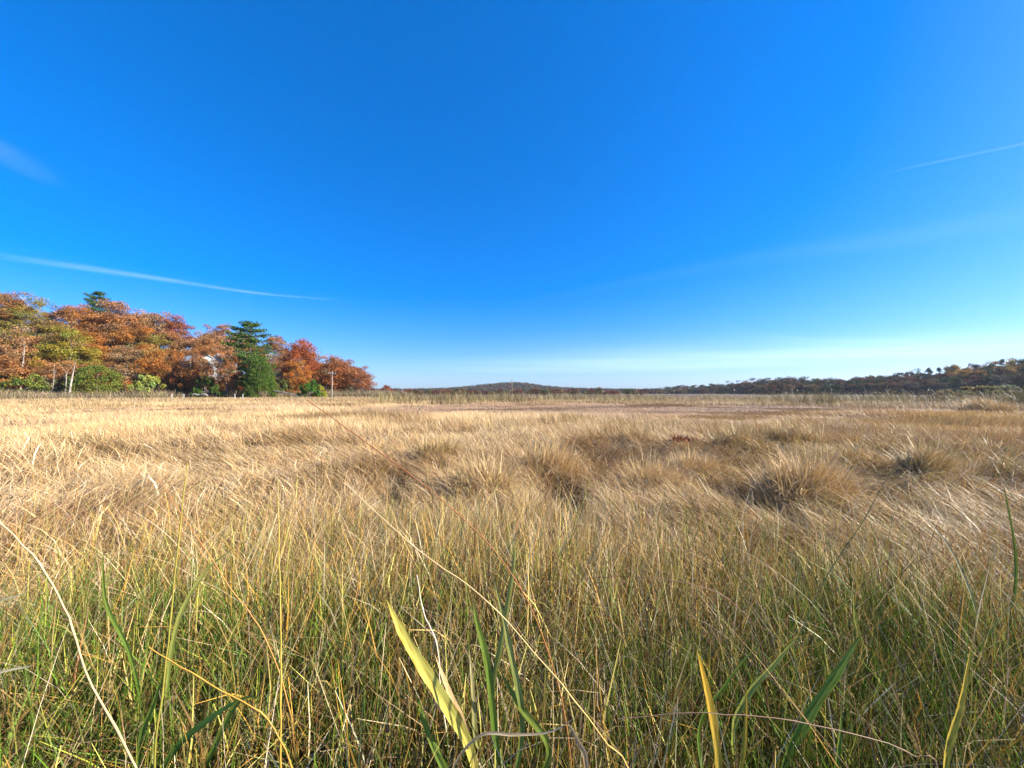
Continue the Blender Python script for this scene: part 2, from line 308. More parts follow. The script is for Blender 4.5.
TUS = [(798, 508, 94, 56, 'largest rounded straw tussock, upright, with a dark hollow on its left side', 0, 1.0),
       (482, 500, 62, 50, 'tall pointed straw tussock behind the foreground grass, just right of the reddish diagonal stem', 1, -.4),
       (652, 492, 66, 36, 'low tan tussock between the dark round hollow and the largest tussock', 0, 1.4),
       (545, 478, 80, 30, 'pale combed-over tussock bending above the dark round hollow', 0, 1.3),
       (437, 470, 44, 28, 'small brown tussock leaning over a narrow dark slit', 1, .4),
       (372, 463, 46, 20, 'low golden tussock crossed by the reddish diagonal stem', 0, .9),
       (735, 454, 50, 24, 'bushy tan tussock behind and left of the largest tussock', 1, 1.2),
       (800, 452, 60, 24, 'wide olive tan tussock directly behind the largest tussock', 1, .6),
       (632, 448, 44, 20, 'short tan tussock beside the dark red dead plant', 1, .8),
       (865, 470, 60, 20, 'flattened brown tussock to the right of the largest tussock', 1, 1.6),
       (930, 486, 60, 30, 'ragged olive brown tussock at the right edge of the salt hay', 1, 1.2),
       (690, 474, 50, 26, 'thin straw tussock just in front of the dark red dead plant', 0, 1.0),
       (578, 424, 46, 13, 'small far tussock with grey olive blades in the reddish meadow', 1, 1.0),
       (985, 412, 50, 14, 'far pale tussock near the olive bush on the right', 0, 1.0)]
for t in TUS: tussock(*t, n=4200 if t[2] > 90 else 2300)

# dark red dead plant lying in the hay
Yd = 1.3 * F / (456 - HOR); X0 = (680 - 512) / F * Yd; n = 170; gz = float(H(X0, Yd)) + .22
root = np.stack([rng.normal(0, .16, n), rng.normal(0, .08, n), rng.uniform(0, .08, n)], 1)
c = col(n, (.16, .045, .02), (.24, .08, .035)); V_, Q_, C_ = blades(root, rng.uniform(.07, .18, n), rng.uniform(.012, .03, n), rng.uniform(0, 6.28, n), rng.uniform(.3, 1.4, n), rng.uniform(.6, 2, n), rng.uniform(-1, 1, n), c, c, 3)
o = new_obj('dead_plant', quad_mesh('dead_plant', V_, Q_, C_), M_grass); o.location = (X0, Yd, gz); tag(o, 'clump of dark red withered leaves caught in the straw grass', 'plant')

# ------------------------------------------------------------------ trees
def sphere_pts(n):
    v = rng.normal(size=(n, 3)); return v / np.linalg.norm(v, axis=1)[:, None]
def leaves_at(cent, size, rad_, n_each, flat=.6, cvar=.22, hue=None):
    """n_each small leaf faces round every clump centre"""
    K = len(cent); n = K * n_each
    c = np.repeat(cent, n_each, 0); rr = np.repeat(rad_, n_each)
    off = sphere_pts(n) * (rng.random(n) ** .45)[:, None] * rr[:, None]; off[:, 2] *= flat
    p = c + off; nrm = sphere_pts(n) + np.array([0, 0, .7]); nrm /= np.linalg.norm(nrm, axis=1)[:, None]
    u = np.cross(nrm, sphere_pts(n)); u /= np.linalg.norm(u, axis=1)[:, None]; v = np.cross(nrm, u)
    s = (size * rng.uniform(.5, 1.2, n))[:, None]
    V = np.stack([p - u * s * .5, p + v * s * .32 + nrm * s * .1, p + u * s * .5, p - v * s * .32 - nrm * s * .06], 1).reshape(-1, 3)
    Q = np.arange(n * 4).reshape(-1, 4)
    cb = np.repeat(np.clip(rng.normal(1, cvar * .7, K), .55, 1.6), n_each) * np.clip(rng.normal(1, cvar, n), .4, 1.8)
    hv = np.repeat(rng.normal(0, .12, K), n_each)
    C = np.stack([cb * (1 + hv), cb, cb * (1 - hv)], 1); C = np.repeat(C, 4, 0)
    return V, Q, C
def broad_tree(h, w, nclump, nleaf, size, base=.18, clr=1.15):
    """returns (crown data, trunk data) for a tree of height h, crown width w, base at origin"""
    cz = h * (base + 1) / 2; hz = h * (1 - base) / 2
    d = sphere_pts(nclump); rr = rng.uniform(.45, .95, nclump)[:, None]
    cent = d * rr * np.array([w / 2, w / 2, hz]) * .9 + np.array([0, 0, cz])
    cent[:, :2] *= (1 - .35 * np.clip((cent[:, 2:3] - cz) / hz, -.2, 1)); cent += rng.normal(0, .05 * w, cent.shape)
    cent[:, 2] = np.minimum(cent[:, 2], h * .96)
    rads = rng.uniform(.65, 1.2, nclump) * clr * w / 9
    crown = leaves_at(cent, size, rads, nleaf)
    parts = []; lean = rng.normal(0, .04 * h, 2)
    tp = np.array([[0, 0, -.5], [lean[0] * .3, lean[1] * .3, h * .25], [lean[0], lean[1], h * .55], [lean[0] * 1.2, lean[1] * 1.2, h * .88]])
    tp = spline(tp, 9); r0 = .016 * h; parts.append(tube(tp, np.linspace(r0, r0 * .12, 9), 7))
    for c in cent[rng.permutation(nclump)[:22]]:
        z0 = min(max(h * .18, c[2] - rng.uniform(.15, .35) * h), h * .8); k = np.argmin(abs(tp[:, 2] - z0)); a = tp[k]
        mid = (a + c) / 2 + np.array([0, 0, .05 * h]) * rng.normal(0, 1) + rng.normal(0, .02 * h, 3)
        parts.append(tube(spline([a, mid, c], 5), np.linspace(r0 * .35, r0 * .06, 5), 4))
    return crown, merge(parts)
def bare_tree(h, w, dens=1.0):
    parts = []
    def grow(p, d, L, r, lv):
        q = p + d * L; m = (p + q) / 2 + rng.normal(0, .06 * L, 3)
        parts.append(tube(spline([p, m, q], 4), np.linspace(r, r * .55, 4), 4 if lv else 7))
        if lv >= 5: return
        for _ in range(3 if lv else 5):
            nd = d + rng.normal(0, .5 + .06 * lv, 3) * np.array([w / h * 1.5, w / h * 1.5, .6]) + np.array([0, 0, .12]); nd /= np.linalg.norm(nd)
            grow(p + (q - p) * rng.uniform(.6, 1), nd, L * rng.uniform(.55, .8), max(r * .55, .02), lv + 1)
    grow(np.array([0, 0, -.4]), np.array([0, 0, 1.]), h * .32, .014 * h, 0)
    return merge(parts)
def pine_tree(h, w, nb=13):
    """layered boughs of a white pine, ragged and flat-tiered"""
    cents = []; rads = []; parts = []
    tp = spline([[0, 0, -.5], [.1, 0, h * .5], [0, .1, h]], 9); parts.append(tube(tp, np.linspace(.018 * h, .003 * h, 9), 7))
    for i in range(nb):
        z = h * (.18 + .8 * i / (nb - 1)); R = w / 2 * math.sqrt(max(.06, 1 - ((z / h - .30) / .74) ** 2)) * rng.uniform(.75, 1.1); m = 9
        for k in range(m):
            a = rng.uniform(0, 6.28); rr = R * rng.uniform(.7, 1.1); e = np.array([math.sin(a) * rr, math.cos(a) * rr, z + .06 * rr + rng.normal(0, .15)])
            st = np.array([0, 0, z - .08 * rr]); parts.append(tube(np.array([st, (st + e) / 2 - [0, 0, .1], e]), np.array([.08, .05, .02]), 4))
            for f in np.linspace(.3, 1, 4): cents.append(st + (e - st) * f + rng.normal(0, .15, 3)); rads.append(.115 * w * (1.1 - .35 * f) * rng.uniform(.8, 1.2))
    return leaves_at(np.array(cents), .34, np.array(rads), 30, .36, .2), merge(parts)
def fir(h, w):
    n = 70; t = rng.random(n) ** 1.2; a = rng.uniform(0, 6.28, n); R = w / 2 * (1 - t) ** .6 * rng.uniform(.5, 1, n)
    return leaves_at(np.stack([R * np.sin(a), R * np.cos(a), t * h * .96], 1), .6, .12 * w + .12 * w * (1 - t), 40, .8, .18), tube(np.array([[0, 0, -.3], [0, 0, h * .5], [0, 0, h * .97]]), np.array([.2, .12, .03]), 6)
def bush(h, w, nclump, nleaf, size, flat=.8, dome=True):
    d = sphere_pts(nclump); d[:, 2] = np.abs(d[:, 2]); rr = rng.uniform(.55, .92, nclump)[:, None]
    cent = d * rr * np.array([w / 2, w / 2, h * .9]) + [0, 0, h * .06]
    cr = leaves_at(cent, size, rng.uniform(.7, 1.1, nclump) * min(w, h) * .17, nleaf, flat, .18)
    parts = [tube(spline([[0, 0, -.2], rng.normal(0, .1, 3) + [0, 0, .2 * h], c], 5), np.linspace(.05, .015, 5), 4) for c in cent[:12]]
    return cr, merge(parts)
def cedar(h, w):
    """dense smooth-sided juniper dome"""
    n = 230; t = rng.random(n); a = rng.uniform(0, 6.28, n); R = w / 2 * np.sqrt(np.clip(1 - t ** 2.2, 0, 1)) * rng.uniform(.72, .98, n)
    cent = np.stack([R * np.sin(a), R * np.cos(a), t * h * .93 + .1], 1)
    cr = leaves_at(cent, .26, np.full(n, w * .10), 70, .6, .14)
    return cr, tube(np.array([[0, 0, -.3], [0, 0, h * .5], [0, 0, h * .9]]), np.array([.2, .1, .03]), 6)

PROTO = {}
def proto(key, crown, trunk, tm=None):
    PROTO[key] = (quad_mesh('crown', *crown, smooth=False) if crown is not None else None, quad_mesh('trunk', *trunk[:2]) if trunk is not None else None)
    if PROTO[key][0]: PROTO[key][0].materials.append(M_leaf)
    if PROTO[key][1]: PROTO[key][1].materials.append(tm or M_bark)
for k in range(7): proto('oak%d' % k, *broad_tree(12, rng.uniform(9.5, 12), 86, 185, .30, base=.03 + .05 * (k % 3), clr=1.25))
for k in range(3): proto('thin%d' % k, *broad_tree(12, 9, 60, 70, .30, base=.1))
for k in range(6): proto('far%d' % k, *broad_tree(12, 11, 60, 75, .66, base=-.10, clr=1.6))
for k in range(2): proto('farfir%d' % k, *fir(13, 6))
for k in range(3): proto('bush%d' % k, *bush(3, 5.5, 42, 95, .22))
proto('cedar', *cedar(6.5, 9.0)); proto('pine', *pine_tree(15, 10, 12))
for k in range(3): proto('bare%d' % k, None, bare_tree(12, 9))
M_twig = solid('twig_bark', (.30, .25, .25), (.42, .36, .36), 2)
for k in range(3): m_ = PROTO['bare%d' % k][1]; m_.materials.clear(); m_.materials.append(M_twig)

LEDGER = []
def plant(key, name, X0, Y0, top_z, wide, colr, label, cat, group, z0=None, href=12., wref=10.5, rot=None):
    """stand a tree or bush at X0, Y0 with its top at height top_z"""
    gz = float(H(X0, Y0)) if z0 is None else z0
    h = max(top_z - gz, .8); r = bpy.data.objects.new(name, None); COL.objects.link(r); r.empty_display_size = .3
    r.location = (X0, Y0, gz); r.rotation_euler = (0, 0, random.uniform(0, 6.28) if rot is None else rot)
    r.scale = (wide / wref, wide / wref, h / href); tag(r, label, cat, group)
    cm, tm = PROTO[key]
    if cm: c = bpy.data.objects.new('crown' if cat == 'tree' else 'foliage', cm); COL.objects.link(c); c.parent = r; c.color = (*[colr[0] * .86, colr[1] * .88, colr[2] * .78], 1)
    if tm: t = bpy.data.objects.new(('trunk' if cm else 'branches') if cat == 'tree' else 'stem', tm); COL.objects.link(t); t.parent = r
    return r
def put(key, name, px, Y0, ytop, wpx, colr, label, cat, group, href=12., wref=10.5):
    X0 = (px - 512) / F * Y0; p = plant(key, name, X0, Y0, CAM_H + (HOR - ytop) / F * Y0, wpx * Y0 / F, colr, label, cat, group, href=href, wref=wref); return p

RUSTC = (.36, .165, .06); ORANGE = (.46, .19, .045); COPPER = (.42, .20, .085); TANC = (.40, .24, .12); REDC = (.29, .10, .055); YEL = (.44, .29, .04); OLV = (.17, .17, .035); DKG = (.045, .095, .028); MAUVE = (.31, .175, .105)
GW = 'autumn trees of the wood on the left'
def prof(px): return np.interp(px, [-120, 0, 30, 60, 95, 120, 150, 180, 200, 245, 290, 320, 350, 372], [272, 279, 289, 298, 304, 300, 307, 317, 322, 327, 336, 345, 362, 379])
names = {0: ('rust brown', RUSTC), 1: ('burnt orange', ORANGE), 2: ('copper', COPPER), 3: ('tan brown', TANC), 4: ('dull red', REDC), 5: ('mauve brown', MAUVE), 6: ('olive gold', (.27, .21, .05))}
marks = [(0, 'the left end of the wood'), (42, 'the yellow green oak'), (97, 'the big green cedar dome'), (150, 'the yellow green shrub'), (186, 'the grey roofed house'), (213, 'the white gabled house'), (249, 'the tall layered pine'), (309, 'the round green bush'), (332, 'the utility pole'), (372, 'the right end of the wood')]
rows = []
for r_, (tt, frac, stp) in enumerate([(40, 1.0, 24), (27, .80, 25), (15, .60, 26), (5, .40, 28)]):
    px = -70 + 7 * r_
    while px < 372:
        # depth where the ray at px crosses the line parallel to the wood edge, tt metres behind it
        k = (px - 512) / F; den = k * EN[0] + EN[1]; Y0 = (tt + EA[0] * EN[0] + EA[1] * EN[1]) / den
        wide_px = 34 + (8 if px < 150 else 0)
        if not (r_ == 0 and px > 366): rows.append((r_, px + random.uniform(-6, 6), Y0 + random.uniform(-2.5, 2.5), frac, wide_px * random.uniform(.85, 1.25)))
        px += stp * random.uniform(.8, 1.2) * (1 + .1 * (px < 100))
cnt = {}
for r_, px, Y0, frac, wp in rows:
    if r_ >= 2 and (228 < px < 266): continue
    if r_ >= 1 and px > 350: continue
    if (r_ == 1 and 176 < px < 196) or (r_ >= 1 and 204 < px < 222): frac = .30
    if r_ >= 1 and 176 < px < 196: frac = .38
    ci = random.choices([0, 1, 2, 3, 4, 5, 6], [.30, .18, .22, .14, .03, .05, .08])[0]; nmc, c = names[ci]
    yt = HOR - (HOR - prof(px)) * frac * random.uniform(.95, 1.04) + (2 if r_ else 0); j = random.uniform(.85, 1.15)
    c = tuple(min(.6, v * j) for v in c)
    mk = min(marks, key=lambda m: abs(m[0] - px)); rel = 'left of' if px < mk[0] - 4 else ('right of' if px > mk[0] + 4 else 'above')
    rowname = ['on the skyline', 'below the skyline', 'halfway down the slope', 'at the slope foot'][r_]
    base = '%s oak %s %s %s' % (nmc, rowname, rel, mk[1]); cnt.setdefault(base, []).append(
        put('oak%d' % random.randrange(7) if random.random() < .8 else 'thin%d' % random.randrange(3), 'oak_tree', px, Y0, yt, wp, c, base, 'tree', GW))
def make_unique(cnt):
    for b, os_ in cnt.items():
        if len(os_) > 1:
            os_.sort(key=lambda o: o.location.x / o.location.y)
            if len(os_) == 2: ws = ['left', 'right']
            else: ws = ['leftmost'] + ['second', 'third', 'fourth', 'fifth', 'sixth', 'seventh', 'eighth', 'ninth', 'tenth', 'eleventh', 'twelfth'][:len(os_) - 2] + ['rightmost']
            for k, o in enumerate(os_): o['label'] = ws[k] + ' ' + b
make_unique(cnt)
for px, Y0, yt, wp, c, key, lab in [
    (66, 98, 326, 46, (.30, .24, .035), 'oak1', 'yellow green oak with a dark gap under its crown'),
    (40, 94, 352, 24, YEL, 'thin0', 'small bright yellow tree at the foot of the wood left of the pale trunk'),
    (152, 104, 342, 34, ORANGE, 'oak3', 'vivid orange oak above the yellow green shrub'),
    (123, 96, 376, 20, (.52, .15, .03), 'thin1', 'small orange red maple beside the big green cedar dome'),
    (202, 124, 330, 44, COPPER, 'oak4', 'glowing copper oak spreading above the white gabled house'),
    (300, 118, 336, 40, (.36, .10, .035), 'oak5', 'tall deep rust red oak above the round green bush'),
    (297, 112, 356, 26, ORANGE, 'oak0', 'bright orange oak standing behind the round green bush'),
    (335, 122, 350, 40, (.38, .15, .06), 'oak6', 'domed russet oak behind the utility pole'),
    (356, 126, 364, 38, (.35, .13, .06), 'oak2', 'last low russet oak at the right tip of the wood'),
    (231, 108, 362, 18, (.40, .19, .11), 'thin2', 'small pinkish brown oak just left of the tall pine'),
    (199, 98, 345, 26, (.40, .17, .06), 'oak1', 'orange tan oak in front of the houses, between roof and white gable'),
    (227, 98, 346, 26, (.36, .16, .07), 'oak5', 'tan oak between the white gable and the tall layered pine'),
    (172, 99, 346, 22, (.40, .16, .045), 'oak2', 'orange oak hiding the left end of the grey roofed house'),
    (186, 98, 362, 22, (.30, .13, .05), 'oak6', 'low rust oak in front of the grey roofed house'),
    (204, 96, 352, 13, (.36, .17, .07), 'thin1', 'slim rust sapling in front of the white gable'),
    (14, 92, 316, 50, (.36, .19, .09), 'thin1', 'large thinning tan oak at the left end of the wood'),
    (243, 112, 386, 10, (.32, .06, .03), 'thin0', 'tiny dark red sapling below the tall pine')]:
    put(key, 'oak_tree', px, Y0, yt, wp, c, lab, 'tree', GW)
put('pine', 'pine_tree', 249, 103, 323, 52, (.085, .15, .028), 'tall dark green layered pine rising above the rust coloured oaks', 'tree', None, href=15, wref=10)
put('pine', 'pine_tree', 96, 150, 292, 28, (.065, .12, .024), 'dark green pine top poking out of the skyline oaks', 'tree', None, href=15, wref=10)
put('cedar', 'cedar_tree', 260, 99, 358, 28, (.085, .135, .02), 'dark green cedar at the foot of the tall pine', 'tree', None, href=6.5, wref=9)
put('cedar', 'cedar_tree', 97, 92, 365, 43, (.17, .20, .035), 'big green cedar dome beside the leaning pale trunk', 'tree', None, href=6.5, wref=9)
GB = 'bushes along the foot of the left wood'
for px, Y0, yt, wp, c, key, lab in [
    (-8, 88, 366, 54, (.21, .20, .04), 'bush0', 'wide light green bush at the far left edge'),
    (22, 86, 371, 42, (.17, .19, .035), 'bush1', 'green bush to the right of the wide light green bush'),
    (44, 89, 374, 26, (.20, .18, .09), 'bush2', 'grey olive bush left of the leaning pale trunk'),
    (148, 94, 369, 34, (.33, .33, .07), 'bush0', 'yellow green shrub with bright tips'),
    (183, 98, 379, 20, (.06, .13, .025), 'bush2', 'small dark green bush below the grey roofed house'),
    (208, 96, 371, 28, (.08, .13, .02), 'bush1', 'dark green bush below the white gabled house'),
    (232, 104, 378, 18, (.17, .14, .07), 'bush2', 'brown olive bush left of the cedar under the pine'),
    (283, 110, 374, 24, (.18, .18, .05), 'bush0', 'olive bush between the cedar and the round green bush'),
    (309, 104, 378, 24, (.08, .17, .02), 'bush1', 'round bright green bush at the right of the wood'),
    (319, 106, 383, 15, (.34, .33, .04), 'bush2', 'small yellow bush touching the round green bush'),
    (165, 97, 382, 18, (.27, .20, .11), 'bush1', 'tan brown bush between the yellow green shrub and the dark green bush')]:
    put(key, 'bush', px, Y0, yt, wp, c, lab, 'bush', GB, href=3, wref=5.5)
for px, Y0, yt, wp, lab in [(203, 140, 311, 30, 'leafless grey tree on the skyline above the grey roofed house'),
                            (272, 138, 334, 34, 'leafless grey tree on the skyline right of the tall pine'),
                            (282, 118, 346, 26, 'lower leafless grey tree between the pine and the rust red oak'),
                            (6, 128, 276, 40, 'leafless grey tree rising behind the oaks at the left end')]:
    put('bare%d' % (px % 3), 'bare_tree', px, Y0, yt, wp, (1, 1, 1), lab, 'tree', 'leafless trees of the left wood')
# pale trunks and fallen timber
def stick(name, pts, r0, r1, mat, label, cat, group=None, n=8):
    P = np.array(pts); b = P[0].copy(); V, Q, C = tube(spline(P - b, 12), np.linspace(r0, r1, 12), n)
    o = new_obj(name, quad_mesh(name, V, Q, C), mat); o.location = b; tag(o, label, cat, group); return o
def gnd(px, Y0, dz=0): X0 = (px - 512) / F * Y0; return np.array([X0, Y0, float(H(X0, Y0)) + dz])
def pale_tree(px, Y0, ytop, lean, w0, label):
    b = gnd(px, Y0, -.2); t = at(px + lean, ytop, Y0); root = bpy.data.objects.new('bare_tree', None); COL.objects.link(root); root.location = b
    tag(root, label, 'tree', 'pale bare trunks at the edge of the left wood'); d = t - b; L = np.linalg.norm(d); parts = [tube(spline([d * 0, d * .5 + rng.normal(0, .15, 3), d], 9), np.linspace(w0, w0 * .3, 9), 8)]
    o = new_obj('trunk', quad_mesh('trunk', *parts[0][:2]), M_pale, root)
    br = [tube(spline([d * f, d * (f + .1) + rng.normal(0, .12, 3), d * (f + .18) + np.array([rng.normal(0, .7), rng.normal(0, .5), 1.0])], 5), np.linspace(w0 * .22, .02, 5), 5) for f in (.45, .6, .75, .85, .95)]
    new_obj('branches', quad_mesh('branches', *merge(br)[:2]), M_pale, root)
pale_tree(69, 86.5, 366, 5, .26, 'leaning pale trunk in front of the dark gap'); pale_tree(64, 87, 372, 2, .13, 'thin pale trunk just left of the leaning pale trunk')
pale_tree(20, 90, 350, 3, .25, 'pale upright trunk behind the green bush at the left'); pale_tree(51, 88, 372, 3, .12, 'slender pale trunk beside the grey olive bush')
pale_tree(216, 97, 362, 2, .12, 'white forked trunk in front of the white gabled house')
stick('fallen_trunk', [gnd(274, 96, 1.9), gnd(290, 95, 1.2), gnd(301, 94, .3)], .16, .08, M_pale, 'pale fallen trunk slanting down beside the round green bush', 'log')
for q, (px, l) in enumerate([(196, 'longer bleached log lying under the dark green bush'), (205, 'shorter bleached log lying to the right of the longer one')]):
    stick('log', [gnd(px - 3, 84, .9), gnd(px, 84, 1.0), gnd(px + 4 - q, 84, .75)], .30, .2, M_pale, l, 'log', 'bleached logs')
M_post = solid('white_paint', (.60, .58, .53), (.5, .48, .43), 3)
for px, l in ((172, 'short white post below the dark green bush, first from the left'), (184, 'short white post just left of the bleached logs'), (235, 'short white post below the tall pine'), (243, 'short white post right of the post below the pine')):
    b = gnd(px, 72); V, Q, C = tube(np.array([[0, 0, 0], [0, 0, .75], [0, 0, 1.12], [0, 0, 1.17], [0, 0, 1.18]]), np.array([.055, .05, .05, .04, .001]), 8)
    o = new_obj('post', quad_mesh('post', V, Q), M_post); o.location = b; tag(o, l, 'post', 'white posts along the foot of the left wood')

# utility pole
def box(x0, y0, z0, x1, y1, z1):
    V = np.array([[x, y, z] for x in (x0, x1) for y in (y0, y1) for z in (z0, z1)]); Q = np.array([[0, 1, 3, 2], [4, 6, 7, 5], [0, 4, 5, 1], [2, 3, 7, 6], [0, 2, 6, 4], [1, 5, 7, 3]]); return V, Q, np.ones((8, 3))
b = gnd(332, 104, -.2); root = bpy.data.objects.new('utility_pole', None); COL.objects.link(root); root.location = b; tag(root, 'weathered utility pole with a crossarm in front of the domed russet oak', 'utility pole')
ph = CAM_H + (HOR - 371) / F * 104 - b[2]
M_wood = solid('grey_wood', (.30, .25, .19), (.38, .33, .26), 3)
new_obj('pole', quad_mesh('pole', *tube(np.array([[0, 0, 0], [0, 0, ph * .5], [0, 0, ph]]), np.array([.14, .13, .11]), 8)[:2]), M_wood, root)
new_obj('crossarm', quad_mesh('crossarm', *box(-1.2, -.26, ph - .9, 1.2, -.14, ph - .7)[:2], smooth=False), M_wood, root)
for dx in (-1, -.4, .4, 1): new_obj('insulator', quad_mesh('insulator', *tube(np.array([[dx, -.2, ph - .7], [dx, -.2, ph - .6], [dx, -.2, ph - .48]]), np.array([.07, .1, .04]), 6)[:2]), M_post, root)

# two houses half hidden in the wood
M_roof = solid('roof_shingle', (.17, .20, .22), (.26, .30, .32), 2); M_clap = solid('clapboard', (.50, .49, .46), (.58, .57, .54), 1.5); M_glass = solid('window_glass', (.03, .04, .05), (.06, .07, .08), 1, .12); M_grey = solid('grey_clapboard', (.33, .32, .29), (.40, .39, .36), 1.5)
def house(px, Y0, yeave, yridge, wpx, dep, wallm, label, gable_front=False, rot=0.0):
    X0 = (px - 512) / F * Y0; gz = float(H(X0, Y0)) - .8; W2 = wpx * Y0 / F / 2; ze = CAM_H + (HOR - yeave) / F * Y0 - gz; zr = CAM_H + (HOR - yridge) / F * Y0 - gz; D = dep / 2
    root = bpy.data.objects.new('house', None); COL.objects.link(root); root.location = (X0, Y0 + D, gz); root.rotation_euler = (0, 0, rot); tag(root, label, 'house', 'houses half hidden in the left wood')
    if gable_front:
        V = np.array([[x, y, z] for y in (-D, D) for x, z in ((-W2, 0), (W2, 0), (W2, ze), (0, zr - .05), (-W2, ze))]); nq = 5
        me = bpy.data.meshes.new('wall'); me.from_pydata(V.tolist(), [], [[0, 1, 2, 3, 4], [9, 8, 7, 6, 5], [0, 5, 6, 1], [1, 6, 7, 2], [4, 9, 5, 0]]); new_obj('wall', me, wallm, root)
        ov = .35; me = bpy.data.meshes.new('roof'); sl_ = (zr - ze) / W2
        pr = [(-W2 - ov, ze - ov * sl_), (0, zr), (W2 + ov, ze - ov * sl_), (W2 + ov, ze - ov * sl_ + .2), (0, zr + .22), (-W2 - ov, ze - ov * sl_ + .2)]
        V = [(x, y, z) for y in (-D - ov, D + ov) for x, z in pr]; me.from_pydata(V, [], [[0, 1, 4, 5], [1, 2, 3, 4], [11, 10, 7, 6], [10, 9, 8, 7], [0, 6, 7, 1], [1, 7, 8, 2], [2, 8, 9, 3], [3, 9, 10, 4], [4, 10, 11, 5], [5, 11, 6, 0]]); rf = new_obj('roof', me, M_roof, root)
    else:
        me = bpy.data.meshes.new('wall'); V = [(x, y, z) for x in (-W2, W2) for y, z in ((-D, 0), (D, 0), (D, ze), (0, zr - .05), (-D, ze))]
        me.from_pydata(V, [], [[0, 1, 2, 3, 4], [9, 8, 7, 6, 5], [0, 5, 6, 1], [1, 6, 7, 2], [4, 9, 5, 0]]); new_obj('wall', me, wallm, root)
        ov = .4; me = bpy.data.meshes.new('roof'); sl_ = (zr - ze) / D
        pr = [(-D - ov, ze - ov * sl_), (0, zr), (D + ov, ze - ov * sl_), (D + ov, ze - ov * sl_ + .2), (0, zr + .22), (-D - ov, ze - ov * sl_ + .2)]
        V = [(x, y, z) for x in (-W2 - ov, W2 + ov) for y, z in pr]; me.from_pydata(V, [], [[0, 1, 4, 5], [1, 2, 3, 4], [11, 10, 7, 6], [10, 9, 8, 7], [0, 6, 7, 1], [1, 7, 8, 2], [2, 8, 9, 3], [3, 9, 10, 4], [4, 10, 11, 5], [5, 11, 6, 0]]); rf = new_obj('roof', me, M_roof, root)
        new_obj('chimney', quad_mesh('chimney', *box(W2 * .4, -.4, zr - 1, W2 * .4 + .8, .4, zr + 1.1)[:2], smooth=False), M_bark, rf)
    for fx in (-.5, .5):
        for z in ([ze * .3, ze * .68] if ze > 4.5 else [ze * .45]):
            wx = fx * W2; f_ = new_obj('window', quad_mesh('window', *merge([box(wx - .5, -D - .06, z - .1, wx + .5, -D + .02, z), box(wx - .5, -D - .06, z + 1.3, wx + .5, -D + .02, z + 1.4), box(wx - .5, -D - .06, z, wx - .42, -D + .02, z + 1.3), box(wx + .42, -D - .06, z, wx + .5, -D + .02, z + 1.3), box(wx - .42, -D - .05, z + .62, wx + .42, -D + .02, z + .68)])[:2], smooth=False), M_post, root)
            new_obj('pane', quad_mesh('pane', *box(wx - .42, -D - .03, z, wx + .42, -D + .01, z + 1.3)[:2], smooth=False), M_glass, f_)
    return root
house(186, 112, 361, 353.5, 20, 9, M_grey, 'grey house with a blue grey roof showing between the oaks', rot=-.3)
house(213, 112, 364, 354, 15, 8, M_clap, 'narrow white gabled house glimpsed above the dark green bush', True, rot=.25)

# undergrowth strip along the foot of the wood
def brush(n, xs, ys, hs_, cs, size=.2, seed=0):
    """mass of low twiggy brush"""
    x = xs; y = ys; m = len(x)
    return blades(rootz(x, y), hs_, rng.uniform(.05, .11, m) * size / .2, rng.uniform(0, 6.28, m), rng.uniform(0, .5, m), rng.uniform(.2, 1.2, m), rng.uniform(-1, 1, m), cs * .85, cs, 3)
n = 44000; s = rng.uniform(-25, EL + 10, n); t = rng.uniform(-12, 10, n) ; x = EA[0] + EU[0] * s + EN[0] * t; y = EA[1] + EU[1] * s + EN[1] * t
hh = rng.uniform(1.0, 2.6, n) * (.5 + fbm(s * .2, t * .2, 201)); c = col(n, (.28, .20, .13), (.24, .20, .10), (.17, .16, .06), (.30, .17, .09), (.36, .28, .17), wts=[.3, .2, .2, .12, .18])
tag(new_obj('undergrowth', quad_mesh('undergrowth', *brush(n, x, y, hh, c)), M_grass), 'grey brown brush along the foot of the left wood', 'undergrowth', kind='stuff')

# ------------------------------------------------------------------ low trees beyond the reeds, left of centre
GL = 'low reddish trees beyond the reeds'
lowcs = [('dark red', (.20, .06, .045)), ('brown', (.19, .11, .06)), ('russet', (.26, .10, .05)), ('olive', (.12, .12, .04))]
cnt = {}
for k in range(40):
    px = 366 + k * 7.0 + random.uniform(-3, 3); Y0 = 230 + 40 * random.random() + .25 * (px - 366)
    nmc, c = random.choice(lowcs); yt = random.uniform(388.0, 391.0) if px > 400 else random.uniform(386.5, 390)
    mk = 'left of the forested hill' if px < 460 else ('in front of the forested hill' if px < 565 else 'right of the forested hill')
    b = 'low %s tree beyond the reeds %s' % (nmc, mk); cnt.setdefault(b, []).append(put('far%d' % random.randrange(6), 'low_tree', px, Y0, yt, random.uniform(9, 15), c, b, 'tree', GL))
make_unique(cnt)
put('far2', 'round_tree', 387, 215, 383, 10, (.30, .10, .06), 'small round russet tree standing alone right of the left wood', 'tree', None)
put('bare1', 'bare_tree', 402, 230, 386, 8, (1, 1, 1), 'tiny leafless tree beyond the reeds right of the lone russet tree', 'tree', None)
put('far0', 'round_tree', 599, 330, 386.5, 9, (.25, .08, .05), 'small round dark red tree poking up right of the forested hill', 'tree', None)

